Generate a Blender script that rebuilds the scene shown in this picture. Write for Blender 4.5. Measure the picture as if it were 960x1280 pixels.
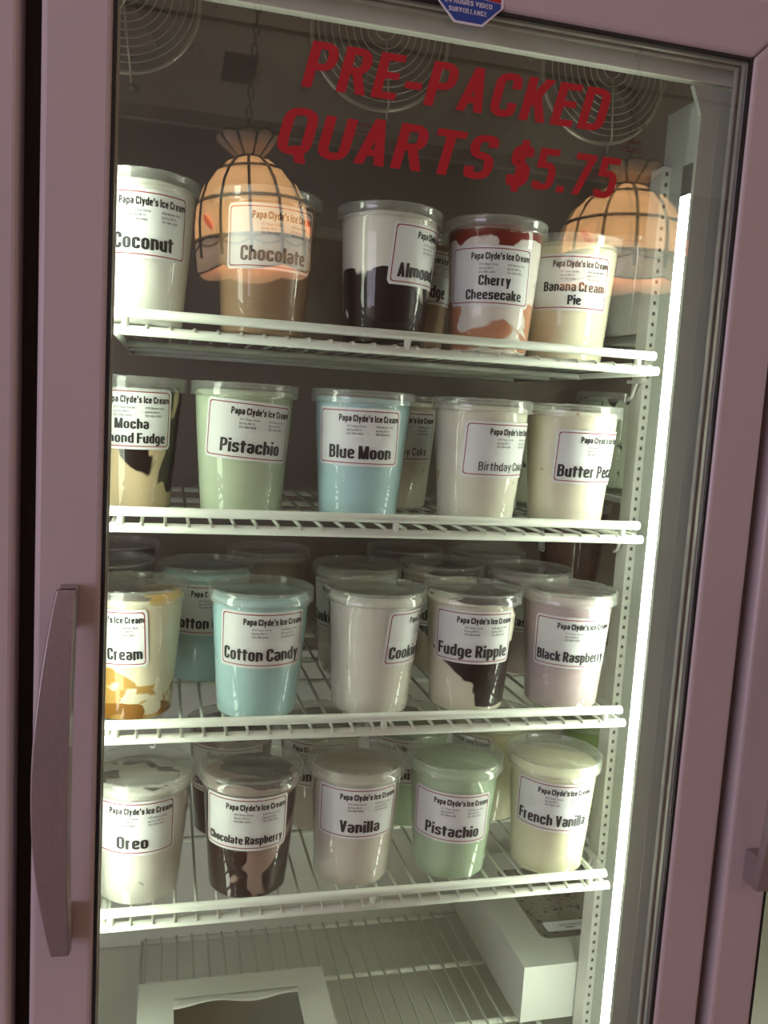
import bpy, bmesh, math, random
from mathutils import Vector, Matrix, noise

for o in list(bpy.data.objects): bpy.data.objects.remove(o)
SC = bpy.context.scene
COL = SC.collection
PI = math.pi

# ------------------------------------------------------------------ camera, world, exposure
cam = bpy.data.cameras.new('camera'); cam.sensor_fit = 'VERTICAL'; cam.sensor_height = 36.0
cam.lens = 36.0 * 1075.8 / 1280.0
cam.clip_start = 0.01
cam_o = bpy.data.objects.new('camera', cam); COL.objects.link(cam_o)
yaw, pitch, roll = 0.2516, 0.1174, 0.0604
fw = Vector((math.sin(yaw)*math.cos(pitch), math.cos(yaw)*math.cos(pitch), -math.sin(pitch)))
r0 = Vector((math.cos(yaw), -math.sin(yaw), 0)); u0 = r0.cross(fw)
rt = math.cos(roll)*r0 + math.sin(roll)*u0; up = -math.sin(roll)*r0 + math.cos(roll)*u0
M = Matrix((rt, up, -fw)).transposed().to_4x4(); M.translation = Vector((0.052, -0.7851, 0.5547))
cam_o.matrix_world = M
SC.camera = cam_o

world = bpy.data.worlds.new('room_light'); SC.world = world; world.use_nodes = True
bg = world.node_tree.nodes['Background']
bg.inputs[0].default_value = (0.60, 0.525, 0.525, 1); bg.inputs[1].default_value = 1.12
SC.view_settings.view_transform = 'Standard'; SC.view_settings.look = 'None'
SC.view_settings.exposure = 0.0; SC.view_settings.gamma = 1.0
SC.view_settings.use_curve_mapping = False
SC.cycles.transparent_max_bounces = 40
SC.cycles.max_bounces = 12
SC.cycles.use_denoising = True

LED_STRENGTH = 16.0
LED_COLOR = (0.92, 1.0, 0.84)

def area(name, loc, target, sx, sy, power, color):
    l = bpy.data.lights.new(name, 'AREA'); l.shape = 'RECTANGLE'; l.size = sx; l.size_y = sy
    l.energy = power; l.color = color
    o = bpy.data.objects.new(name, l); COL.objects.link(o); o.location = loc
    o.rotation_euler = (Vector(target) - Vector(loc)).to_track_quat('-Z', 'Y').to_euler()
    return o
area('shop_window_daylight', (-3.6, -2.6, 0.6), (0, 0, 0.5), 2.0, 1.6, 55, (0.80, 0.72, 1.0))

# ------------------------------------------------------------------ materials
def newmat(name):
    m = bpy.data.materials.new(name); m.use_nodes = True; m.node_tree.nodes.clear(); return m
class G:
    def __init__(s, m): s.t = m.node_tree
    def n(s, typ, props=None, **inp):
        d = s.t.nodes.new(typ)
        for k, v in (props or {}).items(): setattr(d, k, v)
        for k, v in inp.items():
            key = int(k[1:]) if k[0] == '_' and k[1:].isdigit() else k.replace('_', ' ')
            if isinstance(v, tuple) and len(v) == 2 and hasattr(v[0], 'outputs'): s.t.links.new(v[0].outputs[v[1]], d.inputs[key])
            elif hasattr(v, 'outputs'): s.t.links.new(v.outputs[0], d.inputs[key])
            else: d.inputs[key].default_value = v
        return d
def out(g, sh): g.n('ShaderNodeOutputMaterial', Surface=sh)
def c4(c): return (c[0], c[1], c[2], 1)
def pbr(name, col, rough=0.5, metal=0.0, noise_amt=0.06, scale=40, bump=0.0, spec=0.5, coat=0.0, stretch=(1,1,1)):
    m = newmat(name); g = G(m)
    tc = g.n('ShaderNodeTexCoord')
    mp = g.n('ShaderNodeMapping', Vector=(tc, 3), Scale=stretch)
    nz = g.n('ShaderNodeTexNoise', Vector=mp, Scale=scale, Detail=4.0)
    mr = g.n('ShaderNodeMapRange', Value=(nz, 0), To_Min=1-noise_amt*2, To_Max=1+noise_amt*2)
    mx = g.n('ShaderNodeVectorMath', {'operation': 'SCALE'}, _0=tuple(col), Scale=mr)
    b = g.n('ShaderNodeBsdfPrincipled', Base_Color=mx, Roughness=rough, Metallic=metal)
    b.inputs['Specular IOR Level'].default_value = spec
    b.inputs['Coat Weight'].default_value = coat
    if bump:
        bp = g.n('ShaderNodeBump', Strength=bump, Distance=0.002, Height=(nz, 0)); g.t.links.new(bp.outputs[0], b.inputs['Normal'])
    out(g, b); return m
def schlick(g, f0):
    ge = g.n('ShaderNodeNewGeometry')
    d = g.n('ShaderNodeVectorMath', {'operation': 'DOT_PRODUCT'}, _0=(ge, 4), _1=(ge, 1))
    a = g.n('ShaderNodeMath', {'operation': 'ABSOLUTE'}, _0=(d, 1))
    s = g.n('ShaderNodeMath', {'operation': 'SUBTRACT'}, _0=1.0, _1=a)
    p = g.n('ShaderNodeMath', {'operation': 'POWER'}, _0=s, _1=5.0)
    return g.n('ShaderNodeMath', {'operation': 'MULTIPLY_ADD'}, _0=p, _1=1-f0, _2=f0)
def clear(name, tint=(1,1,1), f0=0.04, rough=0.0, milk=0.0, milkcol=(0.9,0.92,0.9)):
    m = newmat(name); g = G(m)
    tr = g.n('ShaderNodeBsdfTransparent', Color=c4(tint))
    base = tr
    if milk:
        df = g.n('ShaderNodeBsdfDiffuse', Color=c4(milkcol))
        base = g.n('ShaderNodeMixShader', _0=milk, _1=tr, _2=df)
    gl = g.n('ShaderNodeBsdfAnisotropic', Color=(1,1,1,1), Roughness=rough)
    mx = g.n('ShaderNodeMixShader', _0=schlick(g, f0), _1=base, _2=gl)
    out(g, mx); return m
def emit(name, col, strength):
    m = newmat(name); g = G(m)
    out(g, g.n('ShaderNodeEmission', Color=c4(col), Strength=strength)); return m

_seed = [0]
def ice(name, base, patches=(), rough=0.45, mottle=0.05):
    """Ice cream: base colour and swirls. patch = (colour, threshold, scale, zstretch, (bx,bz,b0), zlo, zhi)"""
    m = newmat(name); g = G(m); _seed[0] += 1; off = (_seed[0]*1.37, _seed[0]*0.61, _seed[0]*2.11)
    tc = g.n('ShaderNodeTexCoord'); sx = g.n('ShaderNodeSeparateXYZ', _0=(tc, 3))
    nz = g.n('ShaderNodeTexNoise', Vector=(tc, 3), Scale=35.0, Detail=5.0)
    mr = g.n('ShaderNodeMapRange', Value=(nz, 0), To_Min=1-2*mottle, To_Max=1+2*mottle)
    cur = g.n('ShaderNodeVectorMath', {'operation': 'SCALE'}, _0=tuple(base), Scale=mr)
    for k, (col, th, sc, zs, (bx, bz, b0), zlo, zhi) in enumerate(patches):
        mp = g.n('ShaderNodeMapping', Vector=(tc, 3), Location=(off[0]+k*3.3, off[1], off[2]), Scale=(1, 1, zs))
        pn = g.n('ShaderNodeTexNoise', Vector=mp, Scale=sc, Detail=2.5, Distortion=0.7)
        a = g.n('ShaderNodeMath', {'operation': 'MULTIPLY_ADD'}, _0=(sx, 0), _1=bx/0.05, _2=(pn, 0))
        b = g.n('ShaderNodeMath', {'operation': 'MULTIPLY_ADD'}, _0=(sx, 2), _1=bz/0.14, _2=a)
        b2 = g.n('ShaderNodeMath', {'operation': 'ADD'}, _0=b, _1=b0)
        w1 = g.n('ShaderNodeMapRange', Value=(sx, 2), From_Min=zlo-0.006, From_Max=zlo+0.006, To_Min=-0.6, To_Max=0.0)
        w2 = g.n('ShaderNodeMapRange', Value=(sx, 2), From_Min=zhi-0.006, From_Max=zhi+0.006, To_Min=0.0, To_Max=-0.6)
        s1 = g.n('ShaderNodeMath', {'operation': 'ADD'}, _0=b2, _1=w1)
        s2 = g.n('ShaderNodeMath', {'operation': 'ADD'}, _0=s1, _1=w2)
        f = g.n('ShaderNodeMapRange', Value=s2, From_Min=th, From_Max=th+0.025)
        mx = g.n('ShaderNodeMix', {'data_type': 'RGBA'}, _0=f)
        g.t.links.new(cur.outputs[2 if cur.bl_idname == 'ShaderNodeMix' else 0], mx.inputs[6]); mx.inputs[7].default_value = c4(col)
        cur = mx
    bp = g.n('ShaderNodeBump', Strength=0.25, Distance=0.001, Height=(nz, 0))
    b = g.n('ShaderNodeBsdfPrincipled', Roughness=rough, Normal=bp)
    b.inputs['Specular IOR Level'].default_value = 0.15
    g.t.links.new(cur.outputs[2 if cur.bl_idname == 'ShaderNodeMix' else 0], b.inputs['Base Color'])
    out(g, b); return m

MAT = dict(
    paint=pbr('pink_lit_door_paint', (0.53, 0.435, 0.445), 0.38, 0.0, 0.02, 6, 0.0),  # pale frame; the room's pinkish light is mixed into this colour
    gap=pbr('rubber_and_gap_shade', (0.035, 0.022, 0.022), 0.6),
    black=pbr('black_gasket', (0.012, 0.011, 0.012), 0.5),
    spacer=pbr('grey_spacer', (0.45, 0.46, 0.40), 0.4, 0.3),
    sealant=pbr('brown_sealant', (0.07, 0.04, 0.03), 0.6),
    glass=clear('door_glass', (0.985, 0.99, 0.985), 0.052, 0.0),
    glass2=clear('coated_rear_glass', (0.985, 0.99, 0.98), 0.014, 0.0),
    red=pbr('red_vinyl', (0.48, 0.010, 0.024), 0.45, 0, 0.02),
    handle=pbr('brushed_handle', (0.36, 0.29, 0.295), 0.32, 0.5, 0.10, 60, 0.0, stretch=(12, 12, 0.5)),
    liner=pbr('white_liner', (0.62, 0.63, 0.56), 0.45, 0, 0.02, 8),
    mull=pbr('mullion_plastic', (0.43, 0.46, 0.40), 0.45, 0, 0.02, 8),
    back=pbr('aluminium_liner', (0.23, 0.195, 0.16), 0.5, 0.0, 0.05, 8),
    wire=pbr('white_coated_wire', (0.66, 0.69, 0.61), 0.38, 0, 0.05, 60),
    steel=pbr('guard_wire', (0.62, 0.57, 0.49), 0.3, 0.6),
    bolt=pbr('dull_bolt', (0.26, 0.23, 0.19), 0.4, 0.4),
    darkfan=pbr('dark_fan', (0.17, 0.145, 0.12), 0.5),
    slot=pbr('slot_shadow', (0.07, 0.07, 0.06), 0.7),
    galv=pbr('pilaster_metal', (0.62, 0.62, 0.55), 0.4, 0.1),
    led=emit('led_lens', LED_COLOR, LED_STRENGTH),
    leddim=emit('dimmer_led_lens', LED_COLOR, LED_STRENGTH*0.62),  # weaker emission for the strips on the left mullion
    ledcap=pbr('led_end_cap', (0.10, 0.10, 0.09), 0.5),
    cup=clear('clear_cup', (0.99, 0.99, 0.985), 0.035, 0.03),
    lid=clear('clear_lid', (0.995, 0.995, 0.99), 0.025, 0.05),
    rim=clear('clear_lid_rim', (0.97, 0.98, 0.97), 0.07, 0.12, 0.17, (0.80, 0.83, 0.78)),
    paper=pbr('label_paper', (0.74, 0.76, 0.76), 0.45, 0, 0.015, 30),
    border=pbr('label_red_line', (0.30, 0.02, 0.03), 0.5),
    ink=pbr('black_ink', (0.012, 0.012, 0.014), 0.5),
    inkthin=pbr('grey_ink', (0.10, 0.10, 0.11), 0.5),
    blue=pbr('sticker_blue', (0.02, 0.06, 0.32), 0.4),
    sred=pbr('sticker_red', (0.45, 0.02, 0.03), 0.4),
    swhite=pbr('sticker_white', (0.75, 0.72, 0.78), 0.4),
    board=pbr('white_cardboard', (0.60, 0.62, 0.56), 0.6, 0, 0.02, 12),
    boardedge=pbr('raw_card_edge', (0.68, 0.66, 0.56), 0.7),
    film=clear('box_window_film', (0.9, 0.9, 0.88), 0.05, 0.05, 0.05),
    boxin=pbr('box_inside', (0.36, 0.35, 0.28), 0.7),
    crumb=ice('crumb_topping', (0.42, 0.42, 0.36), [((0.05, 0.04, 0.03), 0.6, 120, 1, (0, 0, 0), -1, 1)]),
    ceil=pbr('ceiling_paint', (0.86, 0.83, 0.70), 0.8, 0, 0.03, 2),
    wallp=pbr('wall_paint', (0.17, 0.125, 0.10), 0.8, 0, 0.04, 2),
    floorp=pbr('floor_tile', (0.30, 0.24, 0.20), 0.5, 0, 0.06, 3),
    ventm=pbr('vent_metal', (0.10, 0.085, 0.07), 0.6),
    lead=pbr('lead_came', (0.05, 0.035, 0.025), 0.5, 0.3),
    chain=pbr('chain_metal', (0.10, 0.085, 0.06), 0.4, 0.6),
)
def amber(name, col, strength):
    m = newmat(name); g = G(m)
    tc = g.n('ShaderNodeTexCoord'); nz = g.n('ShaderNodeTexNoise', Vector=(tc, 3), Scale=9.0, Detail=5.0, Distortion=1.2)
    mr = g.n('ShaderNodeMapRange', Value=(nz, 0), To_Min=0.55, To_Max=1.45)
    mx = g.n('ShaderNodeVectorMath', {'operation': 'SCALE'}, _0=tuple(col), Scale=mr)
    b = g.n('ShaderNodeBsdfPrincipled', Base_Color=mx, Roughness=0.25)
    g.t.links.new(mx.outputs[0], b.inputs['Emission Color']); b.inputs['Emission Strength'].default_value = strength
    out(g, b); return m
MAT['amber'] = amber('amber_lit_glass', (0.95, 0.50, 0.20), 4.2)
MAT['amberlow'] = amber('rose_lit_glass', (0.80, 0.54, 0.33), 1.25)
MAT['amberdim'] = amber('crown_lit_glass', (0.60, 0.42, 0.28), 0.34)
MAT['leaf'] = amber('red_lit_glass', (0.90, 0.16, 0.04), 3.6)
MAT['bulb'] = emit('bulb_glow', (1.0, 0.72, 0.36), 22.0)

# ------------------------------------------------------------------ mesh helpers
class MB:
    def __init__(s): s.v = []; s.f = []; s.mi = []; s.sm = []
    def add(s, v, f, mi=0, smooth=False):
        b = len(s.v); s.v += [tuple(p) for p in v]; s.f += [tuple(i+b for i in q) for q in f]
        s.mi += [mi]*len(f); s.sm += [smooth]*len(f); return s
    def box(s, x0, x1, y0, y1, z0, z1, mi=0):
        v = [(x, y, z) for z in (z0, z1) for y in (y0, y1) for x in (x0, x1)]
        return s.add(v, [(0,2,3,1),(4,5,7,6),(0,1,5,4),(2,6,7,3),(0,4,6,2),(1,3,7,5)], mi)
    def tube(s, pts, r, n=8, closed=False, mi=0, cap=True):
        pts = [Vector(p) for p in pts]; N = len(pts)
        rr = r if isinstance(r, (list, tuple)) else [r]*N
        v = []; T0 = None; nrm = None
        for i in range(N):
            a = pts[(i-1) % N] if (closed or i > 0) else pts[i]
            b = pts[(i+1) % N] if (closed or i < N-1) else pts[i]
            t = (b-a).normalized()
            if nrm is None:
                nrm = t.orthogonal().normalized()
            else:
                nrm = (nrm - t*nrm.dot(t)); nrm = nrm.normalized() if nrm.length > 1e-9 else t.orthogonal().normalized()
            bi = t.cross(nrm)
            for k in range(n):
                an = 2*PI*k/n; v.append(pts[i] + (nrm*math.cos(an) + bi*math.sin(an))*rr[i])
        f = []
        for i in range(N if closed else N-1):
            j = (i+1) % N
            for k in range(n):
                l = (k+1) % n; f.append((i*n+k, i*n+l, j*n+l, j*n+k))
        if cap and not closed:
            f.append(tuple(range(n-1, -1, -1))); f.append(tuple((N-1)*n+k for k in range(n)))
        return s.add(v, f, mi, True)
    def lathe(s, prof, n=48, mi=0, cx=0, cy=0, cz=0, smooth=True, jit=None):
        v = []; f = []
        for i, (r, z) in enumerate(prof):
            for k in range(n):
                a = 2*PI*k/n; p = (cx+r*math.cos(a), cy+r*math.sin(a), cz+z)
                v.append(jit(p, i) if jit else p)
        for i in range(len(prof)-1):
            for k in range(n):
                l = (k+1) % n
                f.append((i*n+k, i*n+l, (i+1)*n+l, (i+1)*n+k))
        if prof[0][0] > 1e-6: f.append(tuple(range(n-1, -1, -1)))
        if prof[-1][0] > 1e-6: f.append(tuple((len(prof)-1)*n+k for k in range(n)))
        return s.add(v, f, mi, smooth)
    def prism(s, poly, axis, a0, a1, mi=0):
        """extrude a 2-D outline along an axis ('x','y','z')"""
        def P(p, a): return {'x': (a, p[0], p[1]), 'y': (p[0], a, p[1]), 'z': (p[0], p[1], a)}[axis]
        n = len(poly); v = [P(p, a0) for p in poly] + [P(p, a1) for p in poly]
        f = [tuple(range(n-1, -1, -1)), tuple(range(n, 2*n))] + [(i, (i+1) % n, n+(i+1) % n, n+i) for i in range(n)]
        return s.add(v, f, mi)
    def ring_frame(s, x0, x1, z0, z1, w, y0, y1, mi=0):
        """rectangular frame, bars of width w outside the opening x0..x1, z0..z1"""
        s.prism([(x0-w, z0-w), (x0, z0), (x0, z1), (x0-w, z1+w)], 'y', y0, y1, mi)
        s.prism([(x1, z0), (x1+w, z0-w), (x1+w, z1+w), (x1, z1)], 'y', y0, y1, mi)
        s.prism([(x0, z1), (x1, z1), (x1+w, z1+w), (x0-w, z1+w)], 'y', y0, y1, mi)
        s.prism([(x0-w, z0-w), (x1+w, z0-w), (x1, z0), (x0, z0)], 'y', y0, y1, mi)
        return s
    def mesh(s, name, mats):
        me = bpy.data.meshes.new(name); me.from_pydata(s.v, [], s.f)
        for m in (mats if isinstance(mats, (list, tuple)) else [mats]): me.materials.append(m)
        for p, mi, sm in zip(me.polygons, s.mi, s.sm): p.material_index = mi; p.use_smooth = sm
        bm = bmesh.new(); bm.from_mesh(me); bmesh.ops.recalc_face_normals(bm, faces=bm.faces); bm.to_mesh(me); bm.free()
        me.update(); return me
    def build(s, name, mats, parent=None, bevel=0.0, loc=None):
        return put(s.mesh(name, mats), name, parent, bevel, loc)
def put(me, name, parent=None, bevel=0.0, loc=None):
    o = bpy.data.objects.new(name, me); COL.objects.link(o)
    if parent is not None: o.parent = parent
    if loc: o.location = loc
    if bevel:
        b = o.modifiers.new('bevel', 'BEVEL'); b.width = bevel; b.segments = 3; b.limit_method = 'ANGLE'
    return o
def thing(name, label, cat, loc=(0,0,0), rz=0, group=None):
    o = bpy.data.objects.new(name, None); COL.objects.link(o); o.empty_display_size = 0.05
    o.location = loc; o.rotation_euler = (0, 0, rz); o['label'] = label; o['category'] = cat
    if group: o['group'] = group
    return o
def struct(o): o['kind'] = 'structure'; return o

# ------------------------------------------------------------------ block lettering
# Skeleton glyphs. y codes: b baseline, x x-height, c cap height, d descender; numbers are absolute (cap height = 1).
def O(*p): return ('O', p)
def Rr(*p): return ('R', p)
def Rc(*p): return ('C', p)
def D(*p): return ('D', p)
b_, x_, c_, d_ = 'b', 'x', 'c', 'd'
GL = {
 'A': (1.0, [D((0,0),(.5,1)), D((1,0),(.5,1)), O((.22,.27),(.78,.27))]),
 'B': (1.0, [O((0,b_),(0,c_)), Rr((0,c_),(.94,c_),(.94,.53),(0,.53)), Rr((0,.53),(1,.53),(1,b_),(0,b_))]),
 'C': (.95, [Rr((1,.66),(1,c_),(0,c_),(0,b_),(1,b_),(1,.34))]),
 'D': (1.0, [O((0,b_),(0,c_)), Rr((0,c_),(1,c_),(1,b_),(0,b_))]),
 'E': (.8, [O((0,b_),(0,c_)), O((0,c_),(1,c_)), O((0,.52),(.9,.52)), O((0,b_),(1,b_))]),
 'F': (.78, [O((0,b_),(0,c_)), O((0,c_),(1,c_)), O((0,.52),(.9,.52))]),
 'G': (1.0, [Rr((1,.68),(1,c_),(0,c_),(0,b_),(1,b_),(1,.45)), O((.6,.45),(1,.45))]),
 'H': (1.0, [O((0,b_),(0,c_)), O((1,b_),(1,c_)), O((0,.52),(1,.52))]),
 'I': (.0, [O((.5,b_),(.5,c_))]),
 'J': (.8, [Rr((1,c_),(1,b_),(0,b_),(0,.3))]),
 'K': (1.0, [O((0,b_),(0,c_)), D((.1,.36),(1,1)), D((1,0),(.42,.62))]),
 'L': (.75, [O((0,b_),(0,c_)), O((0,b_),(1,b_))]),
 'M': (1.5, [O((0,b_),(0,c_)), O((1,b_),(1,c_)), D((.5,0),(.05,1)), D((.5,0),(.95,1))]),
 'N': (1.05, [O((0,b_),(0,c_)), O((1,b_),(1,c_)), D((.95,0),(.05,1))]),
 'O': (1.05, [Rc((0,b_),(0,c_),(1,c_),(1,b_))]),
 'P': (.95, [O((0,b_),(0,c_)), Rr((0,c_),(1,c_),(1,.46),(0,.46))]),
 'Q': (1.1, [Rc((0,b_),(0,c_),(1,c_),(1,b_)), D((.95,-.16),(.62,.2))]),
 'R': (1.0, [O((0,b_),(0,c_)), Rr((0,c_),(.95,c_),(.95,.5),(0,.5)), D((1.02,0),(.55,.5))]),
 'S': (.92, [Rr((.97,.74),(.97,c_),(0,c_),(0,.53),(1,.53),(1,b_),(0,b_),(0,.27))]),
 'T': (1.0, [O((.5,b_),(.5,c_)), O((0,c_),(1,c_))]),
 'U': (1.0, [Rr((0,c_),(0,b_),(1,b_),(1,c_))]),
 'V': (1.0, [D((.5,0),(0,1)), D((.5,0),(1,1))]),
 'W': (1.6, [D((.26,0),(0,1)), D((.26,0),(.5,1)), D((.74,0),(.5,1)), D((.74,0),(1,1))]),
 'Y': (1.0, [D((.5,.4),(0,1)), D((.5,.4),(1,1)), O((.5,b_),(.5,.45))]),
 'a': (.88, [Rr((.05,.56),(.05,x_),(1,x_),(1,b_)), Rr((1,.40),(0,.40),(0,b_),(1,b_))]),
 'b': (.88, [O((0,b_),(0,c_)), Rr((0,x_),(1,x_),(1,b_),(0,b_))]),
 'c': (.85, [Rr((1,.48),(1,x_),(0,x_),(0,b_),(1,b_),(1,.26))]),
 'd': (.88, [O((1,b_),(1,c_)), Rr((1,x_),(0,x_),(0,b_),(1,b_))]),
 'e': (.87, [Rr((0,.37),(1,.37),(1,x_),(0,x_),(0,b_),(1,b_),(1,.19))]),
 'f': (.5, [Rr((.35,b_),(.35,c_),(1.0,c_)), O((0,x_),(1,x_))]),
 'g': (.88, [Rr((1,x_),(0,x_),(0,b_),(1,b_)), Rr((1,x_),(1,d_),(0,d_))]),
 'h': (.88, [O((0,b_),(0,c_)), Rr((0,x_),(1,x_),(1,b_))]),
 'i': (.0, [O((.5,b_),(.5,x_)), O((.5,.93),(.5,.95))]),
 'j': (.2, [Rr((1,x_),(1,d_),(0,d_)), O((1,.93),(1,.95))]),
 'k': (.9, [O((0,b_),(0,c_)), D((.1,.26),(1,.74)), D((1,0),(.42,.46))]),
 'l': (.0, [O((.5,b_),(.5,c_))]),
 'm': (1.7, [O((0,b_),(0,x_)), Rr((0,x_),(.5,x_),(.5,b_)), Rr((.5,x_),(1,x_),(1,b_))]),
 'n': (.88, [O((0,b_),(0,x_)), Rr((0,x_),(1,x_),(1,b_))]),
 'o': (.88, [Rc((0,b_),(0,x_),(1,x_),(1,b_))]),
 'p': (.88, [O((0,d_),(0,x_)), Rr((0,x_),(1,x_),(1,b_),(0,b_))]),
 'q': (.88, [O((1,d_),(1,x_)), Rr((1,x_),(0,x_),(0,b_),(1,b_))]),
 'r': (.5, [O((0,b_),(0,x_)), Rr((0,.5),(.2,x_),(1,x_))]),
 's': (.82, [Rr((1,.52),(1,x_),(0,x_),(0,.38),(1,.38),(1,b_),(0,b_),(0,.22))]),
 't': (.5, [Rr((.35,.9),(.35,b_),(1,b_)), O((0,x_),(1,x_))]),
 'u': (.88, [Rr((0,x_),(0,b_),(1,b_)), O((1,b_),(1,x_))]),
 'v': (.85, [D((.5,0),(0,.74)), D((.5,0),(1,.74))]),
 'w': (1.4, [D((.26,0),(0,.74)), D((.26,0),(.5,.74)), D((.74,0),(.5,.74)), D((.74,0),(1,.74))]),
 'y': (.88, [D((.5,0),(0,.74)), D((.3,-.24),(1,.74))]),
 '0': (.88, [Rc((0,b_),(0,c_),(1,c_),(1,b_))]),
 '1': (.4, [O((1,b_),(1,c_)), O((.3,.78),(1,.78))]),
 '2': (.88, [Rr((0,.7),(0,c_),(1,c_),(1,.55),(0,.36),(0,b_)), O((0,b_),(1,b_))]),
 '3': (.88, [Rr((0,.74),(0,c_),(1,c_),(1,.53),(.4,.53)), Rr((.4,.53),(1,.53),(1,b_),(0,b_),(0,.26))]),
 '4': (.95, [O((.72,b_),(.72,c_)), O((0,.28),(1,.28)), D((.02,.28),(.62,1))]),
 '5': (.88, [O((.05,c_),(.95,c_)), O((.05,.6),(.05,c_)), Rr((.05,.6),(1,.6),(1,b_),(0,b_),(0,.2))]),
 '6': (.88, [Rr((1,.76),(1,c_),(0,c_),(0,b_),(1,b_),(1,.56),(0,.56))]),
 '7': (.88, [O((0,c_),(1,c_)), D((.28,0),(.97,.9))]),
 '8': (.88, [Rc((0,b_),(0,.53),(1,.53),(1,b_)), Rc((0,.53),(0,c_),(1,c_),(1,.53))]),
 '9': (.88, [Rr((0,.24),(0,b_),(1,b_),(1,c_),(0,c_),(0,.44),(1,.44))]),
 '$': (.92, [Rr((.97,.74),(.97,c_),(0,c_),(0,.53),(1,.53),(1,b_),(0,b_),(0,.27)), D((.5,-.12),(.5,1.12))]),
 '.': (.0, [O((.5,b_),(.5,b_))]), '-': (.4, [O((0,.38),(1,.38))]),
 "'": (.0, [O((.5,.74),(.5,.92))]), '&': (.9, [Rc((0,b_),(0,.53),(.9,.53),(.9,b_)), D((1,0),(.2,.8))]),
}
def glyph_line(s, stem=0.22, width=0.30, gap=0.07, space=0.22, xh=0.74, dsc=-0.24, shear=0.0):
    """-> (verts2d, faces, total width); cap height 1; stem = stroke thickness; width = distance between stem centres"""
    V = []; F = []; X = 0.0; h = stem/2; hh = min(h, 0.078 if stem > 0.2 else h)
    def quad(p): b = len(V); V.extend(p); F.append(tuple(range(b, b+len(p))))
    for ch in s:
        if ch == ' ': X += space; continue
        wd, paths = GL[ch]; W = wd*width
        def PX(v): return X + h + v*W
        def PY(v): return {'b': hh, 'x': xh-hh, 'c': 1-hh, 'd': dsc+hh}[v] if isinstance(v, str) else v
        for kind, pts in paths:
            P = [(PX(a), PY(b)) for a, b in pts]
            if kind == 'O':
                for (x0, y0), (x1, y1) in zip(P[:-1], P[1:]):
                    if abs(x1-x0) < 1e-6: quad([(x0-h, min(y0,y1)-hh), (x0+h, min(y0,y1)-hh), (x0+h, max(y0,y1)+hh), (x0-h, max(y0,y1)+hh)])
                    else: quad([(min(x0,x1)-h, y0-hh), (max(x0,x1)+h, y0-hh), (max(x0,x1)+h, y0+hh), (min(x0,x1)-h, y0+hh)])
            elif kind == 'D':
                (x0, y0), (x1, y1) = P; L = math.hypot(x1-x0, y1-y0); hx = h*0.95*min(L/abs(y1-y0), 1.6)
                quad([(x0-hx, y0), (x0+hx, y0), (x1+hx, y1), (x1-hx, y1)])
            else:
                closed = kind == 'C'; n = len(P); path = []
                for i in range(n):
                    if not closed and i in (0, n-1): path.append(P[i]); continue
                    a, p, c = Vector(P[(i-1) % n]), Vector(P[i]), Vector(P[(i+1) % n])
                    la, lc = (a-p).length, (c-p).length
                    r = min(0.2, la*0.49, lc*0.49)
                    pa, pc = p+(a-p).normalized()*r, p+(c-p).normalized()*r
                    for t in (0, .25, .5, .75, 1):
                        q = pa*(1-t)**2 + p*2*t*(1-t) + pc*t*t; path.append((q.x, q.y))
                if closed: path.append(path[0])
                m = len(path); ofs = []
                for i in range(m):
                    if closed: a, c = path[i-1] if i else path[-2], path[i+1] if i < m-1 else path[1]
                    else: a, c = path[max(i-1, 0)], path[min(i+1, m-1)]
                    t = Vector((c[0]-a[0], c[1]-a[1]))
                    t = t.normalized() if t.length > 1e-9 else Vector((1, 0))
                    nx, ny = -t.y*h, t.x*hh
                    ofs.append(((path[i][0]+nx, path[i][1]+ny), (path[i][0]-nx, path[i][1]-ny)))
                for i in range(m-1):
                    if (Vector(path[i])-Vector(path[i+1])).length < 1e-7: continue
                    quad([ofs[i][0], ofs[i][1], ofs[i+1][1], ofs[i+1][0]])
        X += W + 2*h + gap
    V = [(x+shear*y, y) for x, y in V]
    return V, F, X-gap
def fit_line(s, u0, u1, v0, cap, **kw):
    """lettering scaled to run from u0 to u1 on baseline v0 with the given cap height"""
    V, F, W = glyph_line(s, **kw); sx = (u1-u0)/W
    return [(u0+x*sx, v0+y*cap) for x, y in V], F
def merge2(parts):
    V = []; F = []
    for v, f in parts:
        b = len(V); V += v; F += [tuple(i+b for i in q) for q in f]
    return V, F

# ------------------------------------------------------------------ room behind the viewer (mirrored faintly in the door glass)
struct(MB().box(-4, 7, -4.6, 1.2, -1.05, -0.95).build('floor', MAT['floorp']))
struct(MB().box(-4, 7, -4.6, 1.2, 2.1, 2.2).build('ceiling', MAT['ceil']))
struct(MB().box(-4, 7, -4.6, -4.5, -0.95, 2.1).build('wall_back', MAT['wallp']))
struct(MB().box(-4, 7, -3.02, -2.99, 2.094, 2.1).build('trim_1', MAT['wallp']))
v = thing('ceiling_vent', 'square dark ceiling vent beside the chain of a stained glass lamp, mirrored in the door', 'vent', (0.33, -3.49, 2.1))
MB().ring_frame(-.055, .055, -.15, .15, .02, -0.012, 0.0).build('frame', MAT['ventm'], v).rotation_euler = (PI/2, 0, 0)
sl = MB()
for i in range(9): sl.box(-.055, .055, -.15+i*.034, -.15+i*.034+.022, -.010, -.004)
sl.build('slats', MAT['ventm'], v)

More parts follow.
